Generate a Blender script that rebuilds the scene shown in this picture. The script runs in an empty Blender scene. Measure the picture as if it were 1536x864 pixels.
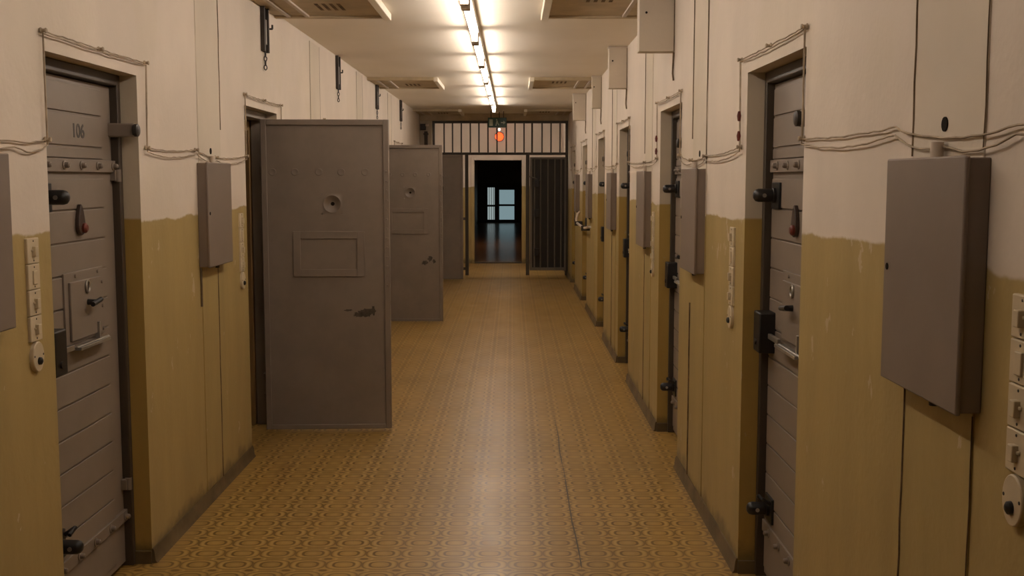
import bpy, bmesh, math, random
from mathutils import Vector, Matrix
random.seed(7)
C = bpy.context.scene.collection
PI = math.pi
XL, XR, HC = -1.53, 0.935, 2.69          # left wall face, right wall face, ceiling height
YB, YG, YE, YH = -2.6, 18.6, 21.2, 40.6  # behind camera, grille, end wall, far glazing

# ------------------------------------------------------------------ helpers
class MB:
    def __init__(s): s.bm = bmesh.new()
    def _tf(s, vs, mat):
        if mat is not None: bmesh.ops.transform(s.bm, matrix=mat, verts=vs)
    def box(s, x0, x1, y0, y1, z0, z1, mi=0, mat=None):
        v = [s.bm.verts.new(p) for p in ((x0,y0,z0),(x1,y0,z0),(x1,y1,z0),(x0,y1,z0),(x0,y0,z1),(x1,y0,z1),(x1,y1,z1),(x0,y1,z1))]
        for f in ((0,3,2,1),(4,5,6,7),(0,1,5,4),(1,2,6,5),(2,3,7,6),(3,0,4,7)):
            s.bm.faces.new([v[i] for i in f]).material_index = mi
        s._tf(v, mat); return s
    def cyl(s, p0, p1, r0, r1=None, n=16):
        r1 = r0 if r1 is None else r1
        p0, p1 = Vector(p0), Vector(p1); d = p1 - p0
        q = d.to_track_quat('Z', 'Y').to_matrix()
        a, b = [], []
        for i in range(n):
            c = Vector((math.cos(2*PI*i/n), math.sin(2*PI*i/n), 0))
            a.append(s.bm.verts.new(p0 + q @ (c*r0))); b.append(s.bm.verts.new(p1 + q @ (c*r1)))
        for i in range(n):
            j = (i+1) % n; s.bm.faces.new((a[i], a[j], b[j], b[i]))
        s.bm.faces.new(a[::-1]); s.bm.faces.new(b); return s
    def lathe(s, prof, org, axis, n=20):
        """prof: (radius, height) along axis; closed with fans at both ends"""
        org = Vector(org); q = Vector(axis).to_track_quat('Z', 'Y').to_matrix(); rings = []
        for r, h in prof:
            if r < 1e-6: rings.append([s.bm.verts.new(org + q @ Vector((0,0,h)))])
            else: rings.append([s.bm.verts.new(org + q @ Vector((r*math.cos(2*PI*i/n), r*math.sin(2*PI*i/n), h))) for i in range(n)])
        for A, B in zip(rings, rings[1:]):
            for i in range(n):
                j = (i+1) % n
                if len(A) == 1 and len(B) == 1: continue
                if len(A) == 1: s.bm.faces.new((A[0], B[j], B[i]))
                elif len(B) == 1: s.bm.faces.new((A[i], A[j], B[0]))
                else: s.bm.faces.new((A[i], A[j], B[j], B[i]))
        for R_, rev in ((rings[0], True), (rings[-1], False)):
            if len(R_) > 1: s.bm.faces.new(R_[::-1] if rev else R_)
        return s
    def tube(s, pts, r, n=6):
        pts = [Vector(p) for p in pts]; rings = []
        for i, p in enumerate(pts):
            t = (pts[min(i+1, len(pts)-1)] - pts[max(i-1, 0)])
            t = t.normalized() if t.length > 1e-9 else Vector((0,1,0))
            up = Vector((1,0,0)) if abs(t.x) < .9 else Vector((0,0,1))
            u = t.cross(up).normalized(); w = t.cross(u)
            rings.append([s.bm.verts.new(p + (u*math.cos(2*PI*k/n) + w*math.sin(2*PI*k/n))*r) for k in range(n)])
        for A, B in zip(rings, rings[1:]):
            for k in range(n):
                j = (k+1) % n; s.bm.faces.new((A[k], A[j], B[j], B[k]))
        s.bm.faces.new(rings[0][::-1]); s.bm.faces.new(rings[-1]); return s
    def prism(s, poly, h0, h1, frame):
        """poly of (u,v); frame maps (u,v,h)->xyz"""
        a = [s.bm.verts.new(frame(u, v, h0)) for u, v in poly]; b = [s.bm.verts.new(frame(u, v, h1)) for u, v in poly]
        n = len(poly)
        for i in range(n):
            j = (i+1) % n; s.bm.faces.new((a[i], a[j], b[j], b[i]))
        s.bm.faces.new(a[::-1]); s.bm.faces.new(b); return s

def obj(name, mb, mats, parent=None, bevel=0, smooth=True):
    bm = mb.bm
    bmesh.ops.recalc_face_normals(bm, faces=bm.faces[:])
    if smooth:
        for f in bm.faces: f.smooth = True
        for e in bm.edges:
            if len(e.link_faces) == 2 and e.calc_face_angle(0) > math.radians(38): e.smooth = False
    me = bpy.data.meshes.new(name); bm.to_mesh(me); bm.free()
    for m in (mats if isinstance(mats, (list, tuple)) else [mats]): me.materials.append(m)
    o = bpy.data.objects.new(name, me); C.objects.link(o)
    if parent: o.parent = parent
    if bevel:
        b = o.modifiers.new('bevel', 'BEVEL'); b.width = bevel; b.segments = 2; b.limit_method = 'ANGLE'; b.angle_limit = math.radians(50)
    return o
def thing(name, label, cat, loc=(0,0,0), rotz=0, group=None):
    o = bpy.data.objects.new(name, None); C.objects.link(o); o.empty_display_size = .1
    o.location = loc; o.rotation_euler = (0, 0, rotz); o['label'] = label; o['category'] = cat
    if group: o['group'] = group
    return o
def tag(o, label, cat, group=None):
    o['label'] = label; o['category'] = cat
    if group: o['group'] = group
    return o
def struct(name, mb, mats, parent=None, **k):
    o = obj(name, mb, mats, parent, **k)
    if not parent: o['kind'] = 'structure'
    return o
def dup(root, label, loc, rotz=None, group=None):
    r = root.copy(); C.objects.link(r); r.location = loc; r['label'] = label
    if rotz is not None: r.rotation_euler = (0, 0, rotz)
    if group: r['group'] = group
    for ch in list(root.children):
        c = ch.copy(); C.objects.link(c); c.parent = r
        for g in list(ch.children):
            d = g.copy(); C.objects.link(d); d.parent = c
    return r

# ------------------------------------------------------------------ materials
class N:
    """tiny node helper"""
    def __init__(s, name):
        s.m = bpy.data.materials.new(name); s.m.use_nodes = True
        s.t = s.m.node_tree; s.b = s.t.nodes['Principled BSDF']
    def new(s, typ, **k):
        n = s.t.nodes.new(typ)
        for a, v in k.items(): setattr(n, a, v)
        return n
    def link(s, a, b): s.t.links.new(a, b)
    def put(s, sock, v):
        if hasattr(v, 'is_output') or isinstance(v, bpy.types.NodeSocket): s.link(v, sock)
        else: sock.default_value = v
    def math(s, op, a, b=0.0, c=None):
        n = s.new('ShaderNodeMath', operation=op); s.put(n.inputs[0], a); s.put(n.inputs[1], b)
        if c is not None: s.put(n.inputs[2], c)
        return n.outputs[0]
    def ramp(s, v, a, b):
        n = s.new('ShaderNodeMapRange', interpolation_type='SMOOTHSTEP')
        s.put(n.inputs[0], v); n.inputs[1].default_value = a; n.inputs[2].default_value = b
        return n.outputs[0]
    def noise(s, vec, scale, detail=3, rough=.5):
        n = s.new('ShaderNodeTexNoise'); s.put(n.inputs['Vector'], vec)
        n.inputs['Scale'].default_value = scale; n.inputs['Detail'].default_value = detail; n.inputs['Roughness'].default_value = rough
        return n.outputs['Fac']
    def mix(s, f, a, b, mode='MIX'):
        n = s.new('ShaderNodeMix', data_type='RGBA', blend_type=mode)
        s.put(n.inputs[0], f)
        s.put(n.inputs[6], (*a, 1) if isinstance(a, tuple) else a); s.put(n.inputs[7], (*b, 1) if isinstance(b, tuple) else b)
        return n.outputs[2]
    def scaled(s, vec, sc):
        n = s.new('ShaderNodeVectorMath', operation='MULTIPLY'); s.put(n.inputs[0], vec); n.inputs[1].default_value = sc
        return n.outputs[0]
    def bump(s, h, strength, dist=.01):
        n = s.new('ShaderNodeBump'); n.inputs['Strength'].default_value = strength; n.inputs['Distance'].default_value = dist
        s.put(n.inputs['Height'], h); s.link(n.outputs[0], s.b.inputs['Normal'])
    def pos(s): return s.new('ShaderNodeNewGeometry').outputs['Position']
    def objc(s): return s.new('ShaderNodeTexCoord').outputs['Object']
    def out(s, col, rough=.5, metal=0, spec=.5):
        s.put(s.b.inputs['Base Color'], (*col, 1) if isinstance(col, tuple) else col)
        s.put(s.b.inputs['Roughness'], rough); s.b.inputs['Metallic'].default_value = metal
        s.b.inputs['Specular IOR Level'].default_value = spec
        return s.m

def paint(name, col, rough=.5, var=.12, scale=6, spec=.4, metal=0, bump=.05):
    n = N(name); v = n.objc(); f = n.noise(v, scale, 4, .6)
    c = n.mix(n.ramp(f, .3, .7), tuple(x*(1-var) for x in col), tuple(x*(1+var) for x in col))
    n.bump(n.noise(v, 60, 2), bump, .004)
    return n.out(c, rough, metal, spec)

UP_COL, LOW_COL = (.70, .61, .51), (.42, .312, .125)
def wall_mat(name, up, low, chip, edge=1.46, wob=.05):
    n = N(name); p = n.pos(); sx = n.new('ShaderNodeSeparateXYZ'); n.link(p, sx.inputs[0]); z = sx.outputs[2]
    e = n.math('MULTIPLY_ADD', n.math('SUBTRACT', n.noise(p, 2.2, 5, .6), .5), wob*2.2, z)
    fac = n.ramp(e, edge-.006, edge+.006)
    st = n.noise(n.scaled(p, (1.4, 1.4, .9)), 1.5, 4, .55)
    upc = n.mix(n.ramp(st, .35, .7), tuple(x*.95 for x in up), tuple(x*1.04 for x in up))
    patch = n.ramp(n.noise(p, 1.1, 2, .4), .55, .6)
    upc = n.mix(n.math('MULTIPLY', patch, .18), upc, (up[0]*.9, up[1]*.9, up[2]*.78))
    st2 = n.noise(n.scaled(p, (3, 3, .6)), 1.6, 4, .6)
    lowc = n.mix(n.ramp(st2, .3, .75), tuple(x*.92 for x in low), tuple(x*1.07 for x in low))
    # worn pale chips, most of them just under the paint edge
    near = n.ramp(z, 1.12, 1.46)
    ch = n.math('ADD', n.noise(n.scaled(p, (1, 1, .7)), 9, 5, .62), n.math('MULTIPLY', near, .055))
    chips = n.ramp(ch, .672, .69)
    lowc = n.mix(n.math('MULTIPLY', chips, .55), lowc, chip)
    # scuffed dark dirt close to the floor
    dirt = n.math('MULTIPLY', n.ramp(n.math('MULTIPLY_ADD', n.noise(p, 6, 5, .65), .22, n.math('MULTIPLY', z, -1)), -.02, .06), .55)
    lowc = n.mix(dirt, lowc, (.06, .05, .03))
    c = n.mix(fac, lowc, upc)
    n.bump(n.math('ADD', n.noise(p, 5, 4), n.math('MULTIPLY', n.noise(p, 45, 3), .25)), .22, .02)
    rough = n.math('MULTIPLY_ADD', fac, .3, .5)
    return n.out(c, rough, 0, .3)
M_wall = wall_mat('wall_paint', UP_COL, LOW_COL, (.60, .50, .36))
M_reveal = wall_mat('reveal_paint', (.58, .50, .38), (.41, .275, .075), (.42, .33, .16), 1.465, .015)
M_panel = wall_mat('panel_paint', (.64, .56, .45), (.40, .30, .12), (.6, .5, .36), 1.45, .04)
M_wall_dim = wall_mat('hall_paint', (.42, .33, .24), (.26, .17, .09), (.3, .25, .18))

def ceiling_mat():
    n = N('ceiling_paint'); p = n.pos()
    f = n.noise(n.scaled(p, (1, .6, 1)), 1.6, 3, .5)
    c = n.mix(n.ramp(f, .3, .7), (.81, .73, .60), (.87, .79, .67))
    n.bump(n.noise(n.scaled(p, (.25, 1, 1)), 2.2, 2), .25, .03)
    return n.out(c, .75, 0, .25)
M_ceil = ceiling_mat()

def lino(name, base, dark, light, rough0, seam):
    n = N(name); p = n.pos(); sx = n.new('ShaderNodeSeparateXYZ'); n.link(p, sx.inputs[0]); x, y = sx.outputs[0], sx.outputs[1]
    px, py = .154, .14
    u0 = n.math('DIVIDE', n.math('ADD', x, .02), px); v0 = n.math('DIVIDE', y, py)
    u = n.math('SUBTRACT', n.math('FRACT', u0), .5); v = n.math('SUBTRACT', n.math('FRACT', v0), .5)
    def sup(cu, cv, a, b, pw):
        au = n.math('POWER', n.math('DIVIDE', n.math('ABSOLUTE', cu), a), pw)
        av = n.math('POWER', n.math('DIVIDE', n.math('ABSOLUTE', cv), b), pw)
        return n.math('POWER', n.math('ADD', au, av), 1/pw)
    d = sup(u, v, .28, .24, 2.6)
    uc = n.math('SUBTRACT', .5, n.math('ABSOLUTE', u)); vc = n.math('SUBTRACT', .5, n.math('ABSOLUTE', v))
    dc = sup(uc, vc, .13, .10, 2.2)          # dash where four ovals meet
    de = sup(uc, v, .05, .12, 2.0)           # little bar between neighbours of a row
    def band(val, c0, w):                    # 1 inside a soft ring
        return n.math('SUBTRACT', 1, n.ramp(n.math('ABSOLUTE', n.math('SUBTRACT', val, c0)), w*.5, w*1.3))
    ring = n.math('MAXIMUM', band(d, 1.0, .14), n.math('MULTIPLY', band(d, 1.72, .11), .85))
    dash = n.math('SUBTRACT', 1, n.ramp(dc, .75, 1.1))
    dk = n.math('MAXIMUM', ring, dash)
    lt = n.math('MAXIMUM', band(d, 1.33, .16), band(dc, 1.75, .3))
    lt = n.math('MAXIMUM', lt, n.math('MULTIPLY', n.math('SUBTRACT', 1, n.ramp(d, .25, .6)), .6))
    wear = n.ramp(n.noise(n.scaled(p, (1.5, .5, 1)), 1.4, 4, .6), .35, .7)
    wob = n.noise(p, 14, 4, .65)
    c = n.mix(n.ramp(n.noise(n.scaled(p, (1, .35, 1)), 2.3, 4, .6), .3, .7), tuple(q*.86 for q in base), tuple(q*1.12 for q in base))
    c = n.mix(n.math('MULTIPLY', lt, n.math('MULTIPLY_ADD', wob, .5, .2)), c, light)
    c = n.mix(n.math('MULTIPLY', dk, n.math('MULTIPLY_ADD', wear, -.25, .95)), c, dark)
    # rust coloured dirt patches
    c = n.mix(n.math('MULTIPLY', n.ramp(n.noise(n.scaled(p, (1.2, .5, 1)), 2.8, 5, .65), .58, .75), .35), c, (dark[0]*1.15, dark[1]*.85, dark[2]*.7))
    if seam:                                 # open joint between two sheets of linoleum
        sxx = n.math('ABSOLUTE', n.math('SUBTRACT', n.math('MULTIPLY_ADD', n.noise(n.scaled(p, (0, 1, 0)), 1.2, 3), .03, x), .304))
        w = n.math('MULTIPLY', n.ramp(n.noise(n.scaled(p, (0, 1, 0)), 1.9, 3), .36, .5), .0035)
        sm = n.math('LESS_THAN', sxx, w)
        far = n.math('SUBTRACT', 1, n.ramp(y, 6.8, 7.8))
        c = n.mix(n.math('MULTIPLY', sm, far), c, (.035, .022, .01))
    rough = n.math('MULTIPLY_ADD', n.noise(n.scaled(p, (2, .8, 1)), 2.5, 4, .6), .22, rough0)
    n.bump(n.math('MULTIPLY_ADD', dk, -.12, n.noise(n.scaled(p, (1, .7, 1)), 9, 3)), .10, .006)
    return n.out(c, rough, 0, .5)
M_floor = lino('patterned_linoleum', (.365, .22, .054), (.145, .077, .016), (.52, .35, .118), .24, True)
M_hallfloor = paint('polished_floor', (.42, .21, .10), .20, .2, 1.2, .7)
M_base = paint('baseboard_lino', (.135, .095, .045), .5, .35, 4)

def metal_paint(name, col, scuff=False):
    n = N(name); v = n.objc(); f = n.noise(v, 5, 4, .6)
    c = n.mix(n.ramp(f, .3, .7), tuple(x*.93 for x in col), tuple(x*1.06 for x in col))
    w = n.ramp(n.noise(v, 16, 5, .7), .72, .76)
    c = n.mix(n.math('MULTIPLY', w, .25), c, tuple(x*.55 for x in col))
    n.bump(n.math('ADD', n.noise(v, 3, 2), n.math('MULTIPLY', n.noise(v, 90, 2), .1)), .10, .01)
    return n.out(c, n.math('MULTIPLY_ADD', f, .15, .42), 0, .4)
M_door = metal_paint('grey_door_paint', (.235, .190, .152))
M_cab = metal_paint('grey_cabinet_paint', (.225, .175, .140))
M_frame = metal_paint('brown_frame_paint', (.068, .050, .034))
M_frame_grey = metal_paint('grey_frame_paint', (.26, .225, .185))
M_lining = metal_paint('brown_lining_wood', (.34, .21, .085))
M_black = paint('black_iron', (.012, .011, .011), .42, .3, 8, .5)
M_dkiron = paint('dark_iron', (.05, .04, .032), .5, .3, 8, .4)
M_bars = metal_paint('bar_paint', (.085, .07, .055))
M_gatebar = metal_paint('gate_paint', (.19, .165, .135))
M_sheet = metal_paint('gate_sheet', (.03, .026, .020))
M_steel = paint('worn_steel', (.36, .33, .29), .35, .2, 10, .5, .6)
M_cream = paint('cream_plastic', (.60, .50, .34), .4, .06, 6)
M_wire = paint('wire_cloth', (.40, .32, .23), .8, .25, 12, .2)
M_dark = paint('dark_void', (.018, .013, .009), .9, .3, 5, .1)
M_crack = paint('crack_dark', (.17, .12, .075), .9, .4, 9, .1)
M_redbr = paint('red_brown', (.13, .022, .012), .5, .2, 10)
M_flap = paint('flap_brown', (.05, .03, .022), .45, .3, 10)
M_num = paint('number_paint', (.085, .072, .062), .6, .25, 30)
M_white = paint('white_enamel', (.74, .70, .62), .4, .04, 5)
M_trim = paint('pale_trim', (.56, .47, .38), .6, .08, 4)
M_vent = paint('vent_board', (.50, .40, .26), .7, .12, 5)
M_rim = paint('vent_rim', (.80, .72, .58), .6, .05, 5)
M_scuff = paint('scuff', (.075, .06, .045), .6, .4, 20)
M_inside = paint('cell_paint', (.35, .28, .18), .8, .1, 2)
M_green = paint('sign_green', (.02, .085, .055), .3, .2, 6, .5)
M_pict = paint('sign_pale', (.55, .65, .55), .4, .05, 6)
def emit(name, col, strength):
    n = N(name); n.b.inputs['Base Color'].default_value = (*col, 1)
    n.b.inputs['Emission Color'].default_value = (*col, 1); n.b.inputs['Emission Strength'].default_value = strength
    return n.m
M_tube = emit('fluorescent_tube', (1, .885, .79), 33.5)
M_tube_far = emit('fluorescent_tube_far', (1, .885, .79), 85)
M_tube_dim = emit('fluorescent_tube_dim', (1, .74, .48), 30)
M_tube_dimmed = emit('fluorescent_tube_dimmed', (1, .87, .77), 21)
M_red = emit('red_lamp_glow', (1, .075, .015), 2.6)
M_smalllamp = emit('small_lamp_glow', (1, .85, .7), 1.6)
M_pane1 = emit('daylit_glass', (.36, .52, .56), .50)
M_pane2 = emit('daylit_glass_barred', (.48, .58, .58), .55)

# ------------------------------------------------------------------ the room
L_OP = [(3.665, 4.57), (6.39, 7.27), (9.06, 9.94), (11.78, 12.66), (14.42, 15.30), (17.05, 17.93)]
R_OP = [(3.57, 4.45), (6.15, 7.03), (8.82, 9.70), (11.22, 12.10), (13.85, 14.73), (16.40, 17.28)]
OZ, TH = 2.045, .32
def corridor_wall(name, x0, x1, ops, y0, y1):
    m = MB(); ys = [y0]
    for a, b in ops: ys += [a, b]
    ys.append(y1)
    for i in range(0, len(ys), 2): m.box(x0, x1, ys[i], ys[i+1], 0, HC)
    for a, b in ops: m.box(x0, x1, a, b, OZ, HC)
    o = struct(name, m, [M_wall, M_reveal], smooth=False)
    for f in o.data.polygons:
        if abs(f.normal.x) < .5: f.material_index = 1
    return o
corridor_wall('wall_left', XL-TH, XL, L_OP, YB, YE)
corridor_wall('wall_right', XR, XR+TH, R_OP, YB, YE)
struct('wall_back', MB().box(XL-TH, XR+TH, YB-.2, YB, 0, HC), M_wall, smooth=False)
struct('ceiling', MB().box(XL-TH, XR+TH, YB-.2, YE+.15, HC, HC+.15), M_ceil, smooth=False)
struct('floor', MB().box(-4.2, XR+TH+.5, YB-.2, YE+.15, -.12, 0), M_floor, smooth=False)
DX0, DX1, DZ = -.715, .185, 1.965
m = MB().box(XL-TH, DX0, YE, YE+.15, 0, HC).box(DX1, XR+TH, YE, YE+.15, 0, HC).box(DX0, DX1, YE, YE+.15, DZ, HC)
struct('wall_end', m, M_wall, smooth=False)
m = MB().box(DX0-.065, DX0, YE-.03, YE+.17, 0, DZ+.06).box(DX1, DX1+.065, YE-.03, YE+.17, 0, DZ+.06).box(DX0, DX1, YE-.03, YE+.17, DZ, DZ+.06)
struct('trim_end_doorway', m, M_wall, bevel=.006)
struct('trim_threshold', MB().box(DX0, DX1, YE-.02, YE+.16, 0, .018), M_frame, bevel=.004)
# ceiling beam over the grille and the short return of wall on its left
struct('trim_beam', MB().box(XL, XR, YG-.10, YG+.12, 2.575, HC), M_vent, bevel=.006)
struct('trim_pier', MB().box(XL, -1.325, YG-.09, YG+.12, 0, 2.575), M_reveal, bevel=.006)
# cells behind the open doors
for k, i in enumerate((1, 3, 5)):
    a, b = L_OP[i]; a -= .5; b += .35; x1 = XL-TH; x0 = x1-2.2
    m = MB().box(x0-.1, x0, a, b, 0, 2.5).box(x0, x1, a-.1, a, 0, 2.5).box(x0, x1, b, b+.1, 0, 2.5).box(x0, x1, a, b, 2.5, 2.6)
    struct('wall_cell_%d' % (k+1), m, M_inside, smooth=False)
# skirting of coved linoleum
def skirting(name, x, s, ops, y1):
    m = MB(); ys = [YB]
    for a, b in ops: ys += [a, b]
    ys.append(y1)
    for i in range(0, len(ys), 2):
        a, b = ys[i], ys[i+1]
        m.prism([(0, 0), (.022, 0), (.014, .012), (.010, .05), (.006, .062), (0, .062)], a + .0, b, lambda u, v, h: (x + s*u, h, v))
    for a, b in ops:                          # turned into each reveal
        m.box(min(x-s*.07, x), max(x-s*.07, x), a, a+.012, 0, .055); m.box(min(x-s*.07, x), max(x-s*.07, x), b-.012, b, 0, .055)
    struct(name, m, M_base)
skirting('baseboard_left', XL, 1, L_OP, YG-.10); skirting('baseboard_right', XR, -1, R_OP, YE)
# steel door frames set back in the reveals
FR, FW = .068, .034
tn = 1
for side, ops in ((-1, L_OP), (1, R_OP)):
    x = XL if side < 0 else XR
    for i, (a, b) in enumerate(ops):
        xa, xb = sorted((x + side*FR, x + side*.165))
        m = MB().box(xa, xb, a, a+FW, 0, OZ).box(xa, xb, b-FW, b, 0, OZ).box(xa, xb, a+FW, b-FW, OZ-.045, OZ)
        struct('trim_door_frame_%d' % tn, m, M_frame if not (side < 0 and i in (1, 3, 5)) else M_frame_grey, bevel=.004)
        if side < 0 and i in (1, 3, 5):
            xa, xb = x - TH - .02, x - .17
            m = MB().box(xa, xb, a, a+.04, 0, OZ-.05).box(xa, xb, b-.06, b, 0, OZ-.05).box(xa, xb, a+.04, b-.06, OZ-.11, OZ-.05)
            struct('trim_door_lining_%d' % tn, m, M_lining, bevel=.004)
        tn += 1

# hall beyond the doorway, glazed at its far end
HX0, HX1 = -1.25, .75
struct('floor_hall', MB().box(HX0-.2, HX1+.2, YE+.15, YH+.4, -.12, 0), M_hallfloor, smooth=False)
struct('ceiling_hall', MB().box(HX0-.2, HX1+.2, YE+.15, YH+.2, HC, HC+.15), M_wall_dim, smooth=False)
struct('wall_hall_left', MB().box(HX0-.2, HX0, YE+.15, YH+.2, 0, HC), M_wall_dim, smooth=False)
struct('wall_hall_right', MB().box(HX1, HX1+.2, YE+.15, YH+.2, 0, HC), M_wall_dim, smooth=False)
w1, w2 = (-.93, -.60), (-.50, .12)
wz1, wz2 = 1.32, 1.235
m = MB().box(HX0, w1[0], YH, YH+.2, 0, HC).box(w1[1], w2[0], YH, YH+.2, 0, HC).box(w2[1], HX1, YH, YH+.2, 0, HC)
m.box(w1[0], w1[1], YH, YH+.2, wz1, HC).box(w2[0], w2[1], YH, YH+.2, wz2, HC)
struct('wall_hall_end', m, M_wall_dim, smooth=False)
def hall_window(name, w, z1, pane, vb, hz):
    root = struct(name, MB().box(w[0], w[1], YH+.12, YH+.15, .03, z1), pane, smooth=False)
    m = MB()
    t = .035
    m.box(w[0], w[0]+t, YH+.02, YH+.11, 0, z1).box(w[1]-t, w[1], YH+.02, YH+.11, 0, z1).box(w[0]+t, w[1]-t, YH+.02, YH+.11, z1-t, z1).box(w[0]+t, w[1]-t, YH+.02, YH+.11, 0, .11)
    for z in hz: m.box(w[0]+t, w[1]-t, YH+.03, YH+.10, z-.035, z+.035)
    for x in vb: m.box(x-.008, x+.008, YH+.05, YH+.08, .11, z1-t)
    obj('window_frame', m, M_black, root)
hall_window('window_1', w1, wz1, M_pane2, (-.83, -.75, -.67), (.62,))
hall_window('window_2', w2, wz2, M_pane1, (), (.64,))
hl = thing('fluorescent_fixture', 'unseen dim tube added on the hall ceiling to brighten the hall', 'lamp', (-.25, 27.0, HC), 0, 'fluorescent strip lights')  # added lamp, out of sight, lifts the brightness of the hall
obj('housing', MB().box(-.032, .032, -.80, .80, -.050, .002), M_white, hl, bevel=.004)
obj('tube', MB().cyl((0, -.72, -.088), (0, .72, -.088), .017, .017, 16), M_tube_dim, hl)
for y in (-.79, .715): obj('lamp_socket', MB().box(-.026, .026, y, y+.075, -.114, -.048), M_trim, hl, bevel=.005)
# brown door casing half way down the hall, on its left
m = MB().box(HX0, HX0+.05, 30.2, 30.3, 0, 2.1).box(HX0, HX0+.05, 31.2, 31.3, 0, 2.1).box(HX0, HX0+.05, 30.3, 31.2, 2.0, 2.1)
struct('trim_hall_casing', m, M_lining, bevel=.01)

# ------------------------------------------------------------------ plaster panels behind the cabinets
def panel(n, side, a, b, z0, z1, seams, hole=None):
    x = XL if side < 0 else XR; s = -side     # s: towards the corridor
    def bx(m, d0, d1, y0, y1, za, zb):
        xa, xb = sorted((x + s*d0, x + s*d1)); m.box(xa, xb, y0, y1, za, zb)
    m = MB(); bx(m, -.01, .004, a, b, z0, z1)
    p = struct('trim_duct_panel_%d' % n, m, M_panel, bevel=.002)
    for (y, za, zb, w) in seams:
        # a wavering open joint, cut as a thin dark groove strip
        m = MB(); k = max(2, int((zb-za)/.08)); pts = []
        for j in range(k+1):
            pts.append((x + s*.0045, y + random.uniform(-1, 1)*.0035, za + (zb-za)*j/k))
        m.tube(pts, w, 6); obj('open_joint', m, M_crack, p)
    if hole:
        m = MB(); m.lathe([(0, -.002), (.016, -.002), (.016, .003), (0, .003)], (x + s*.004, hole[0], hole[1]), (s, 0, 0), 14)
        o = obj('drilled_hole', m, M_dark, p)
    return p
panel(1, 1, 2.20, 2.59, 0.063, HC, [(2.59, 1.68, HC, .003), (2.585, .063, 1.15, .0032), (2.20, 1.69, HC, .0013), (2.20, .6, 1.15, .0015)], (2.40, 1.745))
panel(2, 1, 5.34, 5.74, 0.063, HC, [(5.74, 1.83, HC, .0045), (5.76, .063, .98, .004), (5.34, 1.7, HC, .002)], (5.52, 1.75))
panel(3, 1, 7.42, 7.80, 0.063, HC, [(7.80, 1.80, HC, .0045), (7.76, .063, 1.1, .004)])
panel(4, 1, 9.95, 10.35, 0.063, HC, [(10.35, 1.7, HC, .005), (10.30, .063, 1.1, .005)])
panel(5, 1, 12.5, 12.9, 0.063, HC, [(12.9, 1.7, HC, .005)])
panel(6, -1, 5.43, 5.84, 0.063, HC, [(5.84, 1.88, HC, .0035), (5.41, 1.0, 1.19, .006), (5.72, .063, 1.19, .0035)], (5.64, 1.765))
panel(7, -1, 8.48, 8.90, 0.063, HC-.03, [(8.48, 1.7, HC-.03, .0008), (8.90, 1.7, HC-.03, .0008)])
panel(8, -1, 11.0, 11.42, 0.063, HC-.02, [(11.0, 1.7, HC-.02, .0008), (11.42, 1.7, HC-.02, .0008)])
panel(9, -1, 13.75, 14.15, 0.063, HC-.02, [(13.75, 1.7, HC-.02, .0008), (14.15, 1.7, HC-.02, .0008)])
panel(10, -1, 2.75, 3.15, 0.063, HC, [(3.15, .5, 1.18, .003)])

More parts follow.
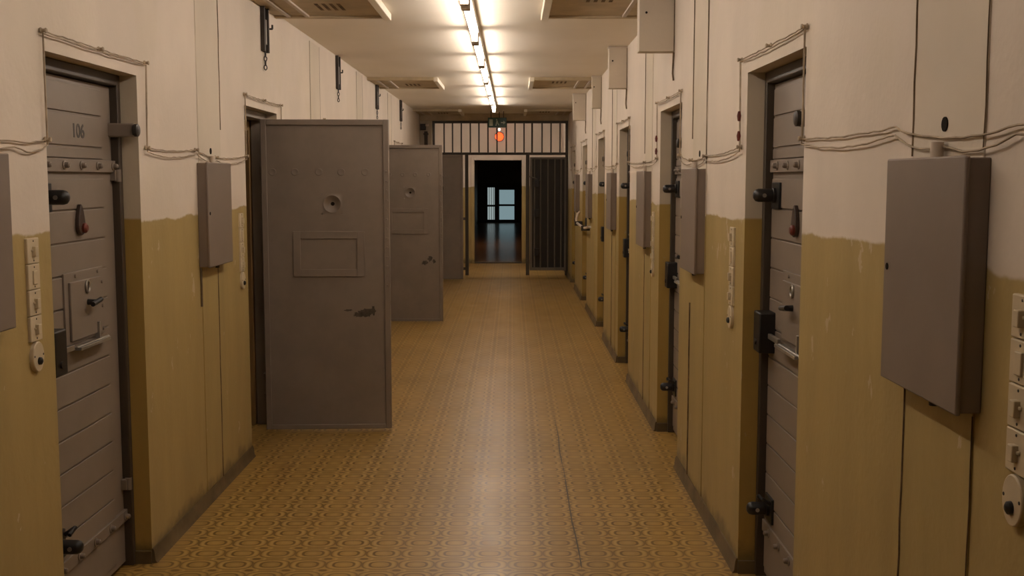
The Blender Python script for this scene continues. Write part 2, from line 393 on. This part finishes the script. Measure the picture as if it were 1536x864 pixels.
# ------------------------------------------------------------------ cell doors
# local frame: hinge line at y = 0, bolt edge at y = -W, outer face looks along +x
DW, Z0, Z1, DT = .80, .022, 1.995, .055
def make_cell_door(label, group):
    t = thing('cell_door', label, 'door', group=group)
    # leaf: steel plate, on its inner side a raised rim
    yf, zf, hs = -.44, 1.467, .068
    m = MB().box(-.042, 0, -DW, yf-hs, Z0, Z1).box(-.042, 0, yf+hs, 0, Z0, Z1).box(-.042, 0, yf-hs, yf+hs, Z0, zf-hs).box(-.042, 0, yf-hs, yf+hs, zf+hs, Z1)
    m.box(-.004, 0, yf-hs, yf+hs, zf-hs, zf+hs)
    obj('leaf', m, M_door, t, smooth=False)
    m = MB(); r = .036
    m.box(-DT, -.0405, -DW, -DW+r, Z0, Z1).box(-DT, -.0405, -r, 0, Z0, Z1).box(-DT, -.0405, -DW+r, -r, Z1-r, Z1).box(-DT, -.0405, -DW+r, -r, Z0, Z0+.03)
    obj('inner_rim', m, M_door, t, bevel=.004)
    # outer face: planks
    m = MB(); a, b = -DW+.012, -.11
    edges = [1.868, 1.746, 1.652]
    for z0, z1 in ((1.873, 1.975), (1.750, 1.863), (1.704, 1.742)): m.box(-.001, .006, a, b, z0, z1)
    z = 1.628
    while z > .30:
        m.box(-.001, .006, a, b, z-.118+.005, z-.001); z -= .1185
    m.box(-.001, .006, a, b, .05, .195)
    obj('plank_facing', m, M_door, t, bevel=.0022)
    for zc in (1.675, .222):
        f = obj('flange_strip', MB().box(-.001, .014, -DW+.004, .022, zc-.023, zc+.025), M_door, t, bevel=.002)
        for y in (-.025, -.19, -.355, -.515, -.675):
            m = MB().lathe([(0, 0), (.017, 0), (.017, .004), (.011, .006), (.010, .018), (.006, .022), (0, .022)], (.0135, y, zc+.002), (1, 0, 0), 12)
            obj('knob', m, M_door, f)
    # spy hole: pear shaped swinging cover outside, funnel inside
    yc, zc = -.385, 1.455
    m = MB(); pts = []
    for i in range(20):
        an = 2*PI*i/20; pts.append((.030*math.sin(an)*(1 - .45*math.cos(an)), .058*math.cos(an)))
    m.prism(pts, .006, .022, lambda u, v, h: (h, yc+u, zc+.02+v))
    fl = obj('spy_hole_cover', m, M_flap, t, bevel=.003); fl['label'] = 'dark brown pear shaped spy hole cover'
    obj('cover_knob', MB().lathe([(0, 0), (.019, 0), (.019, .008), (.012, .014), (0, .014)], (.022, yc+.012, zc-.012), (1, 0, 0), 14), M_redbr, fl)
    m = MB(); n = 32; rings = []
    prof = [(None, -.042), (.060, -.042), (.055, -.045), (.050, -.043), (.036, -.026), (.020, -.013), (.012, -.010)]
    for rad, xx in prof:
        ring = []
        for q in range(n):
            an = 2*PI*(q+.5)/n; cy, cz = math.cos(an), math.sin(an); k = hs/max(abs(cy), abs(cz)) if rad is None else rad
            ring.append(m.bm.verts.new((xx, yf + cy*k, zf + cz*k)))
        rings.append(ring)
    for A, B in zip(rings, rings[1:]):
        for q in range(n): m.bm.faces.new((A[q], A[(q+1) % n], B[(q+1) % n], B[q]))
    m.bm.faces.new(rings[-1])
    fu = obj('spy_funnel', m, M_door, t)
    obj('spy_hole', MB().lathe([(0, 0), (.0125, 0), (.0125, .002), (0, .002)], (-.0098, yf, zf), (-1, 0, 0), 14), M_dark, fu)
    # food hatch, outside
    y0, y1, h0, h1 = -.555, -.175, 1.02, 1.285
    hp = obj('hatch_plate', MB().box(.004, .013, y0, y1, h0, h1), M_door, t, bevel=.002)
    hd = obj('hatch_door', MB().box(.012, .022, y0+.035, y1-.045, h0+.012, h1-.035), M_door, t, bevel=.003)
    for y, z in ((y0+.1, h1-.016), (y1-.06, h1-.016), (y1-.018, h1-.06), (y1-.018, h0+.11), (y1-.018, h0+.02)):
        obj('rivet', MB().lathe([(0, 0), (.008, 0), (.006, .006), (0, .007)], (.0125, y, z), (1, 0, 0), 8), M_door, hp)
    m = MB(); ring = [(.026 + .0, -.365 + .018*math.sin(2*PI*i/16), 1.222 + .022*math.cos(2*PI*i/16)) for i in range(17)]
    m.tube(ring, .0045, 6); obj('ring', m, M_steel, hd)
    m = MB().cyl((.02, -.36, 1.162), (.058, -.36, 1.162), .012, .010, 12).cyl((.055, -.40, 1.158), (.055, -.315, 1.168), .0095, .0095, 12)
    obj('turn_handle', m, M_black, hd)
    m = MB().box(.012, .050, y0+.045, y1-.035, h0-.022, h0-.010).cyl((.03, y0+.05, h0-.014), (.03, y1-.01, h0-.014), .007, .007, 10)
    m.box(.012, .03, y1-.10, y1-.085, h0-.012, h0+.055)
    obj('hatch_catch', m, M_steel, t, bevel=.001)
    # food hatch, inside: frame and a sunk plate
    m = MB(); X0, X1 = -.0505, -.0405; ya, yb, za, zb = -.64, -.19, 1.006, 1.294; q = .047
    m.box(X0, X1, ya, ya+q, za, zb).box(X0, X1, yb-q, yb, za, zb).box(X0, X1, ya+q, yb-q, zb-q, zb).box(X0, X1, ya+q, yb-q, za, za+q)
    obj('inner_hatch_frame', m, M_door, t, bevel=.002)
    for y in (-.07, -.21, -.36, -.50, -.65):   # dimpled bolt ends and a line of rivets down the edge
        obj('bolt_end', MB().lathe([(0, .001), (.012, .002), (.020, .004), (.026, 0), (0, -.002)], (-.0415, y, 1.668), (-1, 0, 0), 14), M_door, t)
    for k in range(13): obj('edge_rivet', MB().lathe([(0, 0), (.008, 0), (.006, .005), (0, .006)], (-.054, -DW+.016, .95+.06*k), (-1, 0, 0), 8), M_door, t)
    # the two standing bolts and the lock on the bolt edge
    for z in (1.563, .32):
        bo = obj('bolt_plate', MB().box(.0, .016, -DW+.045, -DW+.165, z-.052, z+.050), M_black, t, bevel=.003)
        m = MB().lathe([(0, 0), (.030, 0), (.030, .012), (.026, .014), (.026, .066), (.022, .078), (.012, .085), (0, .086)], (.014, -DW+.105, z), (1, 0, 0), 18)
        obj('bolt_head', m, M_black, bo)
        obj('bolt_eye', MB().cyl((.062, -DW+.077, z), (.062, -DW+.133, z), .008, .008, 10), M_steel, bo)
        if z > 1: continue
        m = MB(); m.tube([(.018, -DW+.15+.0, z+.03), (.05, -DW+.155, z+.052), (.06, -DW+.14, z+.06), (.055, -DW+.10, z+.045)], .008, 8)
        obj('bolt_lever', m, M_black, bo)
    lk = obj('lock_case', MB().box(0, .068, -DW+.012, -DW+.118, .945, 1.105), M_black, t, bevel=.006)
    obj('latch_bar', MB().box(.02, .034, -DW+.115, -DW+.27, 1.004, 1.024), M_steel, lk, bevel=.002)
    obj('key_socket', MB().cyl((.066, -DW+.06, .985), (.074, -DW+.06, .985), .012, .012, 12), M_dkiron, lk)
    # stop arm and hinge knuckles on the hinge edge
    m = MB().box(-.01, .105, -.028, .004, 1.795, 1.85)
    ar = obj('stop_arm', m, M_door, t, bevel=.006)
    obj('arm_end', MB().lathe([(0, 0), (.026, 0), (.026, .016), (.02, .02), (0, .02)], (.10, -.012, 1.822), (1, 0, 0), 14), M_dkiron, ar)
    for z in (1.645, .36):
        obj('hinge', MB().cyl((.022, .006, z-.03), (.022, .006, z+.02), .014, .014, 12).box(0, .02, -.02, .022, z-.026, z+.016), M_door, t)
    return t

GD = 'cell doors'
door = make_cell_door('closed grey steel cell door numbered 106 in the left wall', GD)
door.location = (XL-.10, L_OP[0][1]-FW-.004, 0)
# painted number on the first door only
cu = bpy.data.curves.new('number', 'FONT'); cu.body = '106'; cu.size = .072; cu.align_x = 'CENTER'; cu.align_y = 'CENTER'; cu.extrude = .0006; cu.offset = .0014
tmp = bpy.data.objects.new('tmp', cu); C.objects.link(tmp)
bpy.context.view_layer.update()
me = bpy.data.meshes.new_from_object(tmp.evaluated_get(bpy.context.evaluated_depsgraph_get()))
bpy.data.objects.remove(tmp)
# text x runs along the door towards the hinge, text y is up, it faces the corridor
me.transform(Matrix(((0, 0, 1, .0066), (1.12, 0, 0, 0), (0, 1, 0, 0), (0, 0, 0, 1))))
me.transform(Matrix.Translation((0, -.352, 1.803)))
me.materials.clear(); me.materials.append(M_num)

def closed(label, side, i):
    a, b = (L_OP if side < 0 else R_OP)[i]
    if side < 0: return dup(door, label, (XL-.10, b-FW-.004, 0), 0, GD)
    return dup(door, label, (XR+.10, a+FW+.004, 0), PI, GD)
closed('closed grey cell door in the right wall beside the nearest grey cabinet', 1, 0)
closed('second closed cell door along the right wall, between two cabinets', 1, 1)
closed('third closed cell door along the right wall, only its edge and black bolts showing', 1, 2)
closed('fourth closed cell door along the right wall, narrow sliver in its reveal', 1, 3)
closed('fifth closed cell door along the right wall, near the pale curved pipe', 1, 4)
closed('closed cell door deepest in the right wall, next to the barred screen', 1, 5)
closed('closed cell door in the left wall hidden behind the nearest open door', -1, 2)
closed('closed cell door in the left wall hidden behind the middle open door', -1, 4)
def opened(label, x, y, ang): return dup(door, label, (x, y, 0), math.radians(ang), GD)
od1 = opened('largest open grey cell door standing out from the left wall, nearest the viewer', -1.578, 7.035, 92.4)
od2 = opened('middle open cell door on the left, partly behind the nearest open one', -1.578, 12.445, 90.0)
od3 = opened('farthest open cell door on the left, mostly hidden by the middle one', -1.578, 17.66, 90.5)
num = bpy.data.objects.new('number', me); C.objects.link(num); num.parent = door
num['label'] = 'dark stencilled number 106'
def scuff(parent, y, z, w, h, n):
    m = MB(); pts = []
    for i in range(n):
        an = 2*PI*i/n; k = random.uniform(.5, 1.1); pts.append((w*math.cos(an)*k, h*math.sin(an)*k))
    m.prism(pts, -.0428, -.0405, lambda u, v, hh: (hh, y+u, z+v)); return m
def scuff_on(d, spots):
    m = MB()
    for y, z, w, h, n in spots:
        pts = []
        for i in range(n):
            an = 2*PI*i/n; k = random.uniform(.55, 1.1); pts.append((w*math.cos(an)*k, h*math.sin(an)*k))
        m.prism(pts, -.0424, -.0405, lambda u, v, hh: (hh, y+u, z+v))
    o = obj('scuff_mark', m, M_scuff, d); o['label'] = 'dark rubbed scuff mark'
scuff_on(od1, [(-.64, .775, .055, .028, 30), (-.60, .76, .05, .018, 30), (-.69, .785, .022, .03, 20), (-.53, .79, .03, .008, 16)])
scuff_on(od2, [(-.66, .73, .03, .045, 24), (-.60, .68, .04, .03, 24), (-.70, .70, .02, .03, 16)])

# ------------------------------------------------------------------ grey cabinets on the walls
def make_cabinet(label):
    # local: back on the wall at x = 0, front looks along +x, y along the wall from -.24 to .24, z from 0
    t = thing('wall_cabinet', label, 'cabinet', group='grey wall cabinets')
    m = MB().box(0, .046, -.22, .22, 0, .508)
    obj('body', m, M_cab, t, bevel=.003)
    m = MB().box(.043, .054, -.226, .226, -.004, .512)
    f = obj('cover', m, M_cab, t, bevel=.004)
    obj('keyhole', MB().lathe([(0, 0), (.008, 0), (.008, .002), (0, .002)], (.054, -.20, .262), (1, 0, 0), 12), M_dark, f)
    obj('conduit_stub', MB().cyl((.022, -.005, .505), (.022, -.005, .545), .014, .014, 12), M_trim, t)
    obj('drain_plug', MB().cyl((.022, .03, -.022), (.022, .03, .004), .010, .012, 12), M_dkiron, t)
    return t
cab = make_cabinet('large grey metal cabinet on the right wall nearest the viewer')
cab.location = (XR, 2.39, 1.162); cab.rotation_euler = (0, 0, PI)
dup(cab, 'second grey cabinet along the right wall, beyond the nearest closed door', (XR, 5.565, 1.166), PI)
dup(cab, 'third grey cabinet along the right wall, between second and third doors', (XR, 7.65, 1.166), PI)
dup(cab, 'fourth grey cabinet along the right wall, small and narrow in view', (XR, 10.15, 1.166), PI)
dup(cab, 'fifth grey cabinet along the right wall, just before the pale curved pipe', (XR, 13.1, 1.166), PI)
dup(cab, 'farthest grey cabinet on the right wall, close to the barred screen', (XR, 15.55, 1.166), PI)
dup(cab, 'grey cabinet cut off by the left edge of the photo', (XL, 3.045, 1.19), 0)
dup(cab, 'grey metal cabinet on the left wall between door 106 and the open door', (XL, 5.62, 1.195), 0)

# ------------------------------------------------------------------ columns of cream switches
def make_switch(kind):
    t = thing('light_switch', '', 'switch', group='cream wall switches')
    obj('plate', MB().box(-.003, .010, -.0425, .0425, -.0405, .0405), M_cream, t, bevel=.003)
    if kind == 0:
        obj('toggle', MB().box(.008, .022, -.010, .010, -.018, .014).box(.008, .014, -.018, .018, -.003, .004), M_cream, t, bevel=.002)
    else:
        obj('rocker', MB().box(.008, .015, -.014, .014, -.024, .020), M_cream, t, bevel=.002)
    for z in (-.031, .031): obj('screw', MB().lathe([(0, 0), (.0032, 0), (.0028, .0015), (0, .002)], (.0095, 0, z), (1, 0, 0), 8), M_dkiron, t)
    return t
def make_socket():
    t = thing('bell_push', '', 'switch', group='cream bell pushes')
    m = MB(); pts = [(.041*math.cos(2*PI*i/24), .049*math.sin(2*PI*i/24)) for i in range(24)]
    m.prism(pts, -.003, .014, lambda u, v, h: (h, u, v)); obj('plate', m, M_cream, t, bevel=.003)
    obj('button', MB().lathe([(0, 0), (.013, 0), (.012, .008), (.006, .012), (0, .012)], (.013, 0, -.014), (1, 0, 0), 14), M_black, t)
    for y in (-.032, .032): obj('screw', MB().lathe([(0, 0), (.004, 0), (.0034, .0015), (0, .002)], (.0135, y, .004), (1, 0, 0), 8), M_dkiron, t)
    return t
sw0, sw1, bp = make_switch(0), make_switch(1), make_socket()
used = set()
def switch_column(x, y, rot, ztop, where):
    for k in range(4):
        src = sw1 if k == 1 else sw0
        lab = '%s cream switch of the column %s' % (('top', 'second', 'third', 'bottom square')[k], where)
        loc = (x, y, ztop - .042 - .083*k)
        if src not in used: used.add(src); src.location = loc; src.rotation_euler = (0, 0, rot); src['label'] = lab
        else: dup(src, lab, loc, rot)
    lab = 'oval cream bell push under the switches %s' % where; loc = (x, y, ztop - 4*.083 - .05)
    if bp not in used: used.add(bp); bp.location = loc; bp.rotation_euler = (0, 0, rot); bp['label'] = lab
    else: dup(bp, lab, loc, rot)
switch_column(XR, 1.993, PI, 1.420, 'at the right edge of the photo')
switch_column(XL, 3.51, 0, 1.442, 'left of door 106')
switch_column(XR, 4.665, PI, 1.425, 'between first and second right doors')
switch_column(XL, 6.235, 0, 1.435, 'left of the nearest open door')
switch_column(XR, 7.29, PI, 1.41, 'beside the third right cabinet')

# ------------------------------------------------------------------ alarm wires with their pegs
def wire_path(key, sag=.0):
    pts = []
    for (a, b) in zip(key, key[1:]):
        n = max(2, int(((a[0]-b[0])**2 + (a[1]-b[1])**2)**.5/.04))
        horiz = abs(a[0]-b[0]) > abs(a[1]-b[1])
        for i in range(n):
            t = i/n; y = a[0]+(b[0]-a[0])*t; z = a[1]+(b[1]-a[1])*t
            if horiz: z -= sag*(.35 if z > 2 else 1)*4*t*(1-t)
            z += random.uniform(-1, 1)*.0022; y += random.uniform(-1, 1)*.0015
            pts.append((y, z))
    pts.append(key[-1]); return pts
def alarm_wire(side, ops, lead, label, gaps):
    x = XL if side < 0 else XR; s = -side
    t = thing('alarm_wire', label, 'wire', (x + s*.004, lead[0][0], 0))
    y0 = lead[0][0]
    key = list(lead)
    for (a, b), g in zip(ops, gaps):
        key += [(a-.02, 1.755), (a-.02, 2.105), (b+.09, 2.105), (b+.07, 1.755)]
        key += g
    for j in range(2):
        k2 = [(y, z - j*.018 if abs(z-1.75) < .07 else z - j*.008) for y, z in key]
        m = MB(); m.tube([(s*(.007 + .002*j), y - y0, z) for y, z in wire_path(k2, .008+.012*j)], .0026, 5)
        obj('strand', m, M_wire, t)
    pegs = []
    for (a, b) in ops:
        pegs += [(a-.02, 1.755), (a-.02, 2.105), ((a+b)/2+.03, 2.103), (b+.09, 2.105), (b+.07, 1.755)]
    pegs += [p for g in gaps for p in g]
    for y, z in pegs[:40]:
        m = MB().lathe([(0, 0), (.010, 0), (.010, .004), (.006, .006), (.006, .014), (.009, .017), (.007, .021), (0, .021)], (0, y-y0, z), (s, 0, 0), 10)
        obj('peg', m, M_wire, t)
    if side > 0:
        for (a, b) in ops[:2]:
            for z in (1.88, 1.80):
                m = MB().lathe([(0, -.022), (.006, -.020), (.009, 0), (.005, .018), (0, .020)], (s*.012, b+.075-y0, z), (0, 0, 1), 10)
                o = obj('clip', m, M_redbr, t); o['label'] = 'small dark red clip'
    return t
alarm_wire(-1, L_OP, [(2.2, 1.70), (2.9, 1.745), (3.4, 1.745)], 'thin alarm wire looping along the left wall over its doors',
           [[(5.36, 1.765), (5.72, 1.735)], [(8.5, 1.76)], [(11.2, 1.75)], [(13.9, 1.75)], [(16.3, 1.75)], []])
alarm_wire(1, R_OP, [(1.2, 1.73), (2.04, 1.727), (2.40, 1.718), (2.69, 1.752)], 'thin alarm wire looping along the right wall over its doors',
           [[(5.33, 1.735), (5.74, 1.722)], [(7.75, 1.74)], [(10.2, 1.74)], [(12.9, 1.74)], [(15.6, 1.74)], []])

# ------------------------------------------------------------------ black iron ventilation slots high on the left wall
def make_slot(label):
    t = thing('vent_slot', label, 'vent', group='iron vent slots')
    obj('housing', MB().box(0, .014, -.065, .065, -.285, 0), M_dark, t, bevel=.002)
    for y in (-.068, .048): obj('side_bar', MB().box(0, .026, y, y+.02, -.285, 0), M_dkiron, t, bevel=.002)
    obj('slider', MB().box(.014, .022, -.014, .014, -.24, -.09), M_frame_grey, t, bevel=.002)
    m = MB()
    for i in range(4):
        zc = -.30 - i*.026; m.tube([(.012 + (.006 if i % 2 else 0)*math.cos(2*PI*k/10), .010*math.cos(2*PI*k/10)+random.uniform(-.004, .004), zc + .016*math.sin(2*PI*k/10)) for k in range(11)], .0035, 5)
    obj('chain', m, M_dkiron, t)
    obj('wall_hook', MB().cyl((0, .12, -.13), (.035, .12, -.13), .006, .006, 8).cyl((.033, .12, -.13), (.033, .12, -.105), .006, .006, 8), M_dkiron, t)
    return t
sl = make_slot('black iron vent slot high on the left wall nearest the viewer')
sl.location = (XL, 6.92, HC-.004)
dup(sl, 'second black vent slot along the top of the left wall', (XL, 9.80, HC-.004))
dup(sl, 'third black vent slot along the top of the left wall', (XL, 12.60, HC-.004))
dup(sl, 'farthest black vent slot along the top of the left wall', (XL, 15.28, HC-.004))

# ------------------------------------------------------------------ pale boxes high on the right wall
def make_box(label, W_=.205):
    t = thing('duct_box', label, 'box', group='duct boxes')
    obj('body', MB().box(-W_, 0, 0, .10, -.335, -.012), M_panel, t, bevel=.004)
    obj('lid_edge', MB().box(-W_-.005, 0, -.004, .104, -.014, 0), M_trim, t, bevel=.002)
    obj('screw_hole', MB().lathe([(0, 0), (.007, 0), (.007, .002), (0, .002)], (-W_*.8, .0, -.115), (0, -1, 0), 10), M_dark, t)
    obj('dark_joint', MB().box(-.006, -.0008, -.0035, .0, -.335, -.012), M_crack, t)
    m = MB().tube([(-.006, -.006, -.34), (-.008, -.008, -.40), (-.010, -.004, -.46), (-.004, -.002, -.50)], .006, 6)
    obj('cable_tail', m, M_crack, t)
    return t
bx = make_box('large pale duct box in the corner of ceiling and right wall, nearest the viewer')
bx.location = (XR, 6.47, HC-.001)
for lab, W_, y in (('second pale duct box along the top of the right wall', .15, 9.10), ('third pale duct box along the top of the right wall', .10, 11.68),
                   ('farthest pale duct box along the top of the right wall', .165, 14.10)):
    make_box(lab, W_).location = (XR, y, HC-.001)

# ------------------------------------------------------------------ ceiling vent boards
def make_board(label):
    # local: origin on ceiling at the wall, x from 0 (wall) to .745 (corridor middle), y from 0 to 1.14
    t = thing('ceiling_board', label, 'ceiling board', group='ceiling boards')
    W_, Lg = .735, 1.14
    obj('board', MB().box(0, W_, 0, Lg, -.020, 0), M_vent, t, bevel=.003)
    obj('end_rim', MB().box(W_-.035, W_+.012, -.006, Lg+.006, -.045, 0), M_rim, t, bevel=.004)
    obj('edge_rail', MB().box(0, W_-.034, Lg-.05, Lg, -.034, -.0195), M_vent, t, bevel=.003)
    obj('edge_rail', MB().box(0, W_-.034, 0, .05, -.034, -.0195), M_vent, t, bevel=.003)
    for x in (.08, .20): obj('batten', MB().box(x, x+.028, .05, Lg-.05, -.032, -.0195), M_trim, t, bevel=.003)
    for k in range(4): obj('air_slot', MB().box(.34+k*.045, .362+k*.045, .60, .86, -.0212, -.0195), M_crack, t)
    return t
bd = make_board('pale ceiling board by the left wall nearest the viewer, cut by the top edge')
bd.location = (XL, 6.17, HC)
dup(bd, 'second pale ceiling board along the left side, halfway down the corridor', (XL, 11.85, HC))
dup(bd, 'farthest pale ceiling board on the left, next to the beam', (XL, 17.3, HC))
dup(bd, 'pale ceiling board by the right wall nearest the viewer, cut by the top edge', (XR, 7.31, HC), PI)
dup(bd, 'second pale ceiling board along the right side, halfway down the corridor', (XR, 12.99, HC), PI)
dup(bd, 'farthest pale ceiling board on the right, next to the beam', (XR, 18.44, HC), PI)

# ------------------------------------------------------------------ fluorescent strip
def make_fixture():
    t = thing('fluorescent_fixture', '', 'lamp', group='fluorescent strip lights')
    obj('housing', MB().box(-.032, .032, -.80, .80, -.050, 0), M_white, t, bevel=.004)
    obj('tube', MB().cyl((0, -.72, -.088), (0, .72, -.088), .017, .017, 16), M_tube, t)
    for y in (-.79, .715):
        obj('lamp_socket', MB().box(-.026, .026, y, y+.075, -.114, -.048), M_trim, t, bevel=.005)
    return t
fx = make_fixture(); FX = -.262; ys = [8.88 + 1.675*k for k in range(-6, 6)]
names = {-1: 'nearest fluorescent tube in view, cut by the top edge', 0: 'second fluorescent tube of the ceiling strip from the viewer', 1: 'third fluorescent tube of the ceiling strip from the viewer',
         2: 'fourth fluorescent tube of the ceiling strip from the viewer', 3: 'fifth fluorescent tube of the ceiling strip from the viewer', 4: 'sixth fluorescent tube, ending just before the green sign'}
first = True
for k in range(-4, 5):
    y = 8.88 - .05 + 1.675*k + .0; lab = names.get(k, 'fluorescent tube of the ceiling strip above and behind the viewer, out of view')
    if k == 5: continue
    if first: fx.location = (FX, y, HC); fx['label'] = lab; first = False
    else: dup(fx, lab, (FX, y, HC))
for o in fx.children:                            # nearest tube, out of view, dimmed to keep the foreground darker
    if o.name.startswith('tube'):
        o.data = o.data.copy(); o.data.materials[0] = M_tube_dimmed
bf = thing('fluorescent_fixture', 'fluorescent tube fixed to the far side of the beam over the bars, hidden from view', 'lamp', (-.30, YG+.12, 2.635), 0, 'fluorescent strip lights')
obj('housing', MB().box(-.80, .80, -.002, .035, -.03, .03), M_white, bf, bevel=.004)
obj('tube', MB().cyl((-.72, .065, 0), (.72, .065, 0), .017, .017, 16), M_tube_far, bf)
for x in (-.79, .715): obj('lamp_socket', MB().box(x, x+.075, .03, .09, -.026, .026), M_trim, bf, bevel=.005)

# ------------------------------------------------------------------ barred screen, gate and what hangs there
sc = thing('barred_screen', 'dark iron bar screen across the far end of the corridor', 'screen', (0, YG, 0))
m = MB().box(-1.325, XR, -.02, .02, 2.535, 2.575).box(-1.325, XR, -.025, .025, 2.012, 2.055)
obj('rail', m, M_bars, sc, bevel=.003)
for x, w, z0, z1 in ((-1.305, .04, 0, 2.54), (-.757, .055, 0, 2.02), (.262, .06, 0, 2.02), (.335, .03, 2.05, 2.54), (XR-.012, .045, 0, 2.54)):
    x = min(x, XR - w/2)
    obj('post', MB().box(x-w/2, x+w/2, -.022, .022, z0, z1), M_bars, sc, bevel=.003)
for x in (-1.13, -.99, -.844, -.694, -.55, -.40, -.25, -.095, .05, .20, .50, .65, .80):
    obj('upper_bar', MB().cyl((x, 0, 2.05), (x, 0, 2.54), .0125, .0125, 10), M_bars, sc)
for z in (.95, .11): obj('cross_rail', MB().box(-1.29, -.78, -.012, .012, z-.022, z+.022), M_bars, sc, bevel=.003)
for x in (-1.16, -1.03, -.90): obj('lower_bar', MB().cyl((x, 0, .03), (x, 0, 2.02), .0125, .0125, 10), M_bars, sc)

gt = thing('barred_gate', 'closed barred gate leaf backed with dark sheet, right of the doorway', 'gate', (0, YG-.056, 0))
g0, g1, gz0, gz1 = .298, .905, .085, 1.975
obj('frame', MB().box(g0, g0+.04, -.018, .018, gz0, gz1).box(g1-.03, g1, -.018, .018, gz0, gz1).box(g0+.04, g1-.03, -.018, .018, gz1-.035, gz1).box(g0+.04, g1-.03, -.018, .018, gz0, gz0+.05), M_gatebar, gt, bevel=.003)
obj('backing_sheet', MB().box(g0+.01, g1-.006, .020, .026, gz0+.01, gz1-.01), M_sheet, gt)
for x in (.375, .477, .60, .715, .82): obj('bar', MB().cyl((x, -.005, gz0+.045), (x, -.005, gz1-.03), .0125, .0125, 10), M_gatebar, gt)
for z in (1.54, 1.04, .39): obj('lock_case', MB().box(.375, .455, -.07, -.018, z-.06, z+.07), M_black, gt, bevel=.006)
obj('sliding_bolt', MB().cyl((.29, -.03, 1.66), (.48, -.03, 1.585), .010, .010, 8), M_gatebar, gt)

ex = thing('exit_sign', 'green hanging exit sign box at the end of the light strip', 'sign', (-.235, 17.80, 0))
obj('case', MB().box(-.148, .148, -.045, .045, 2.43, 2.585), M_green, ex, bevel=.004)
for x in (-.10, .10): obj('hanger', MB().cyl((x, 0, 2.58), (x, 0, HC), .006, .006, 8), M_dkiron, ex)
m = MB()                                        # pictogram: door, running figure, arrow
fr = lambda u, v, h: (u, h, 2.507+v)
m.prism([(-.125, -.05), (-.07, -.05), (-.07, .05), (-.125, .05)], -.047, -.044, fr)
m.prism([(-.03, -.05), (-.012, -.05), (.002, -.01), (.02, -.045), (.035, -.04), (.012, .005), (.010, .03), (-.012, .03)], -.047, -.044, fr)
m.prism([(-.008+.012*math.cos(2*PI*i/12), .044+.012*math.sin(2*PI*i/12)) for i in range(12)], -.047, -.044, fr)
m.prism([(.06, -.008), (.10, -.008), (.10, -.03), (.13, 0), (.10, .03), (.10, .008), (.06, .008)], -.047, -.044, fr)
obj('pictogram', m, M_pict, ex)
pl = thing('emergency_lamp', 'tiny white lamp glowing just below the green exit sign', 'lamp', (-.205, 18.05, 0))
obj('rod', MB().cyl((0, 0, 2.43), (0, 0, HC), .006, .006, 8), M_dkiron, pl)
obj('bulb', MB().lathe([(0, -.026), (.016, -.020), (.024, 0), (.016, .02), (0, .026)], (0, 0, 2.41), (0, 0, 1), 14), M_smalllamp, pl)
rl = thing('red_lamp', 'round glowing red warning lamp above the far doorway', 'lamp', (-.24, YE, 2.41))
obj('base', MB().cyl((0, .005, 0), (0, -.025, 0), .095, .09, 24), M_dkiron, rl)
obj('lens', MB().lathe([(0, 0), (.080, 0), (.078, .03), (.060, .06), (.03, .075), (0, .078)], (0, -.024, 0), (0, -1, 0), 24), M_red, rl)

wl = thing('junction_box', 'small dark junction box with pale knob on the pier left of the screen', 'box', (-1.46, YG-.09, 2.47))
obj('case', MB().box(-.055, .035, -.06, 0, -.05, .05), M_dkiron, wl, bevel=.006)
obj('knob', MB().lathe([(0, 0), (.03, .0), (.032, .02), (.02, .04), (0, .045)], (.055, -.03, .03), (0, -1, 0), 14), M_trim, wl)
ps = thing('pier_slot', 'narrow dark upright bar on the pier left of the screen', 'bar', (-1.425, YG-.09, 0))
obj('bar', MB().box(-.028, .028, -.03, .01, 0, 2.40), M_frame, ps, bevel=.004)
obj('bracket', MB().box(-.04, .04, -.022, 0, 2.34, 2.37), M_dkiron, ps, bevel=.002)

pp = thing('curved_pipe', 'short pale curved pipe bracket on the right wall near its far end', 'pipe', (XR, 13.6, 0))
obj('pipe', MB().tube([(0, -.5, 1.05), (-.04, -.5, 1.05), (-.06, -.45, 1.04), (-.07, -.2, 1.03), (-.07, .5, 1.03), (-.07, 1.2, 1.035), (-.06, 1.5, 1.07), (-.03, 1.6, 1.15), (0, 1.62, 1.17)], .016, 10), M_trim, pp)
for y in (-.3, 1.1): obj('clamp', MB().box(-.105, 0, y-.02, y+.02, 1.0, 1.06), M_dkiron, pp, bevel=.004)

# ------------------------------------------------------------------ camera, world, colour management
cam = bpy.data.cameras.new('camera'); co = bpy.data.objects.new('camera', cam); C.objects.link(co)
cam.sensor_width = 36; cam.lens = 1660*36/1536; cam.clip_start = .05; cam.clip_end = 200
co.location = (0, 0, 1.63); co.rotation_euler = (math.radians(90) - math.atan(165/1660), 0, 0)
S = bpy.context.scene; S.camera = co
w = bpy.data.worlds.new('world'); S.world = w; w.use_nodes = True
w.node_tree.nodes['Background'].inputs[0].default_value = (0, 0, 0, 1); w.node_tree.nodes['Background'].inputs[1].default_value = 0
S.view_settings.view_transform = 'Standard'; S.view_settings.look = 'None'; S.view_settings.gamma = 1; S.view_settings.use_curve_mapping = False
S.view_settings.exposure = 0
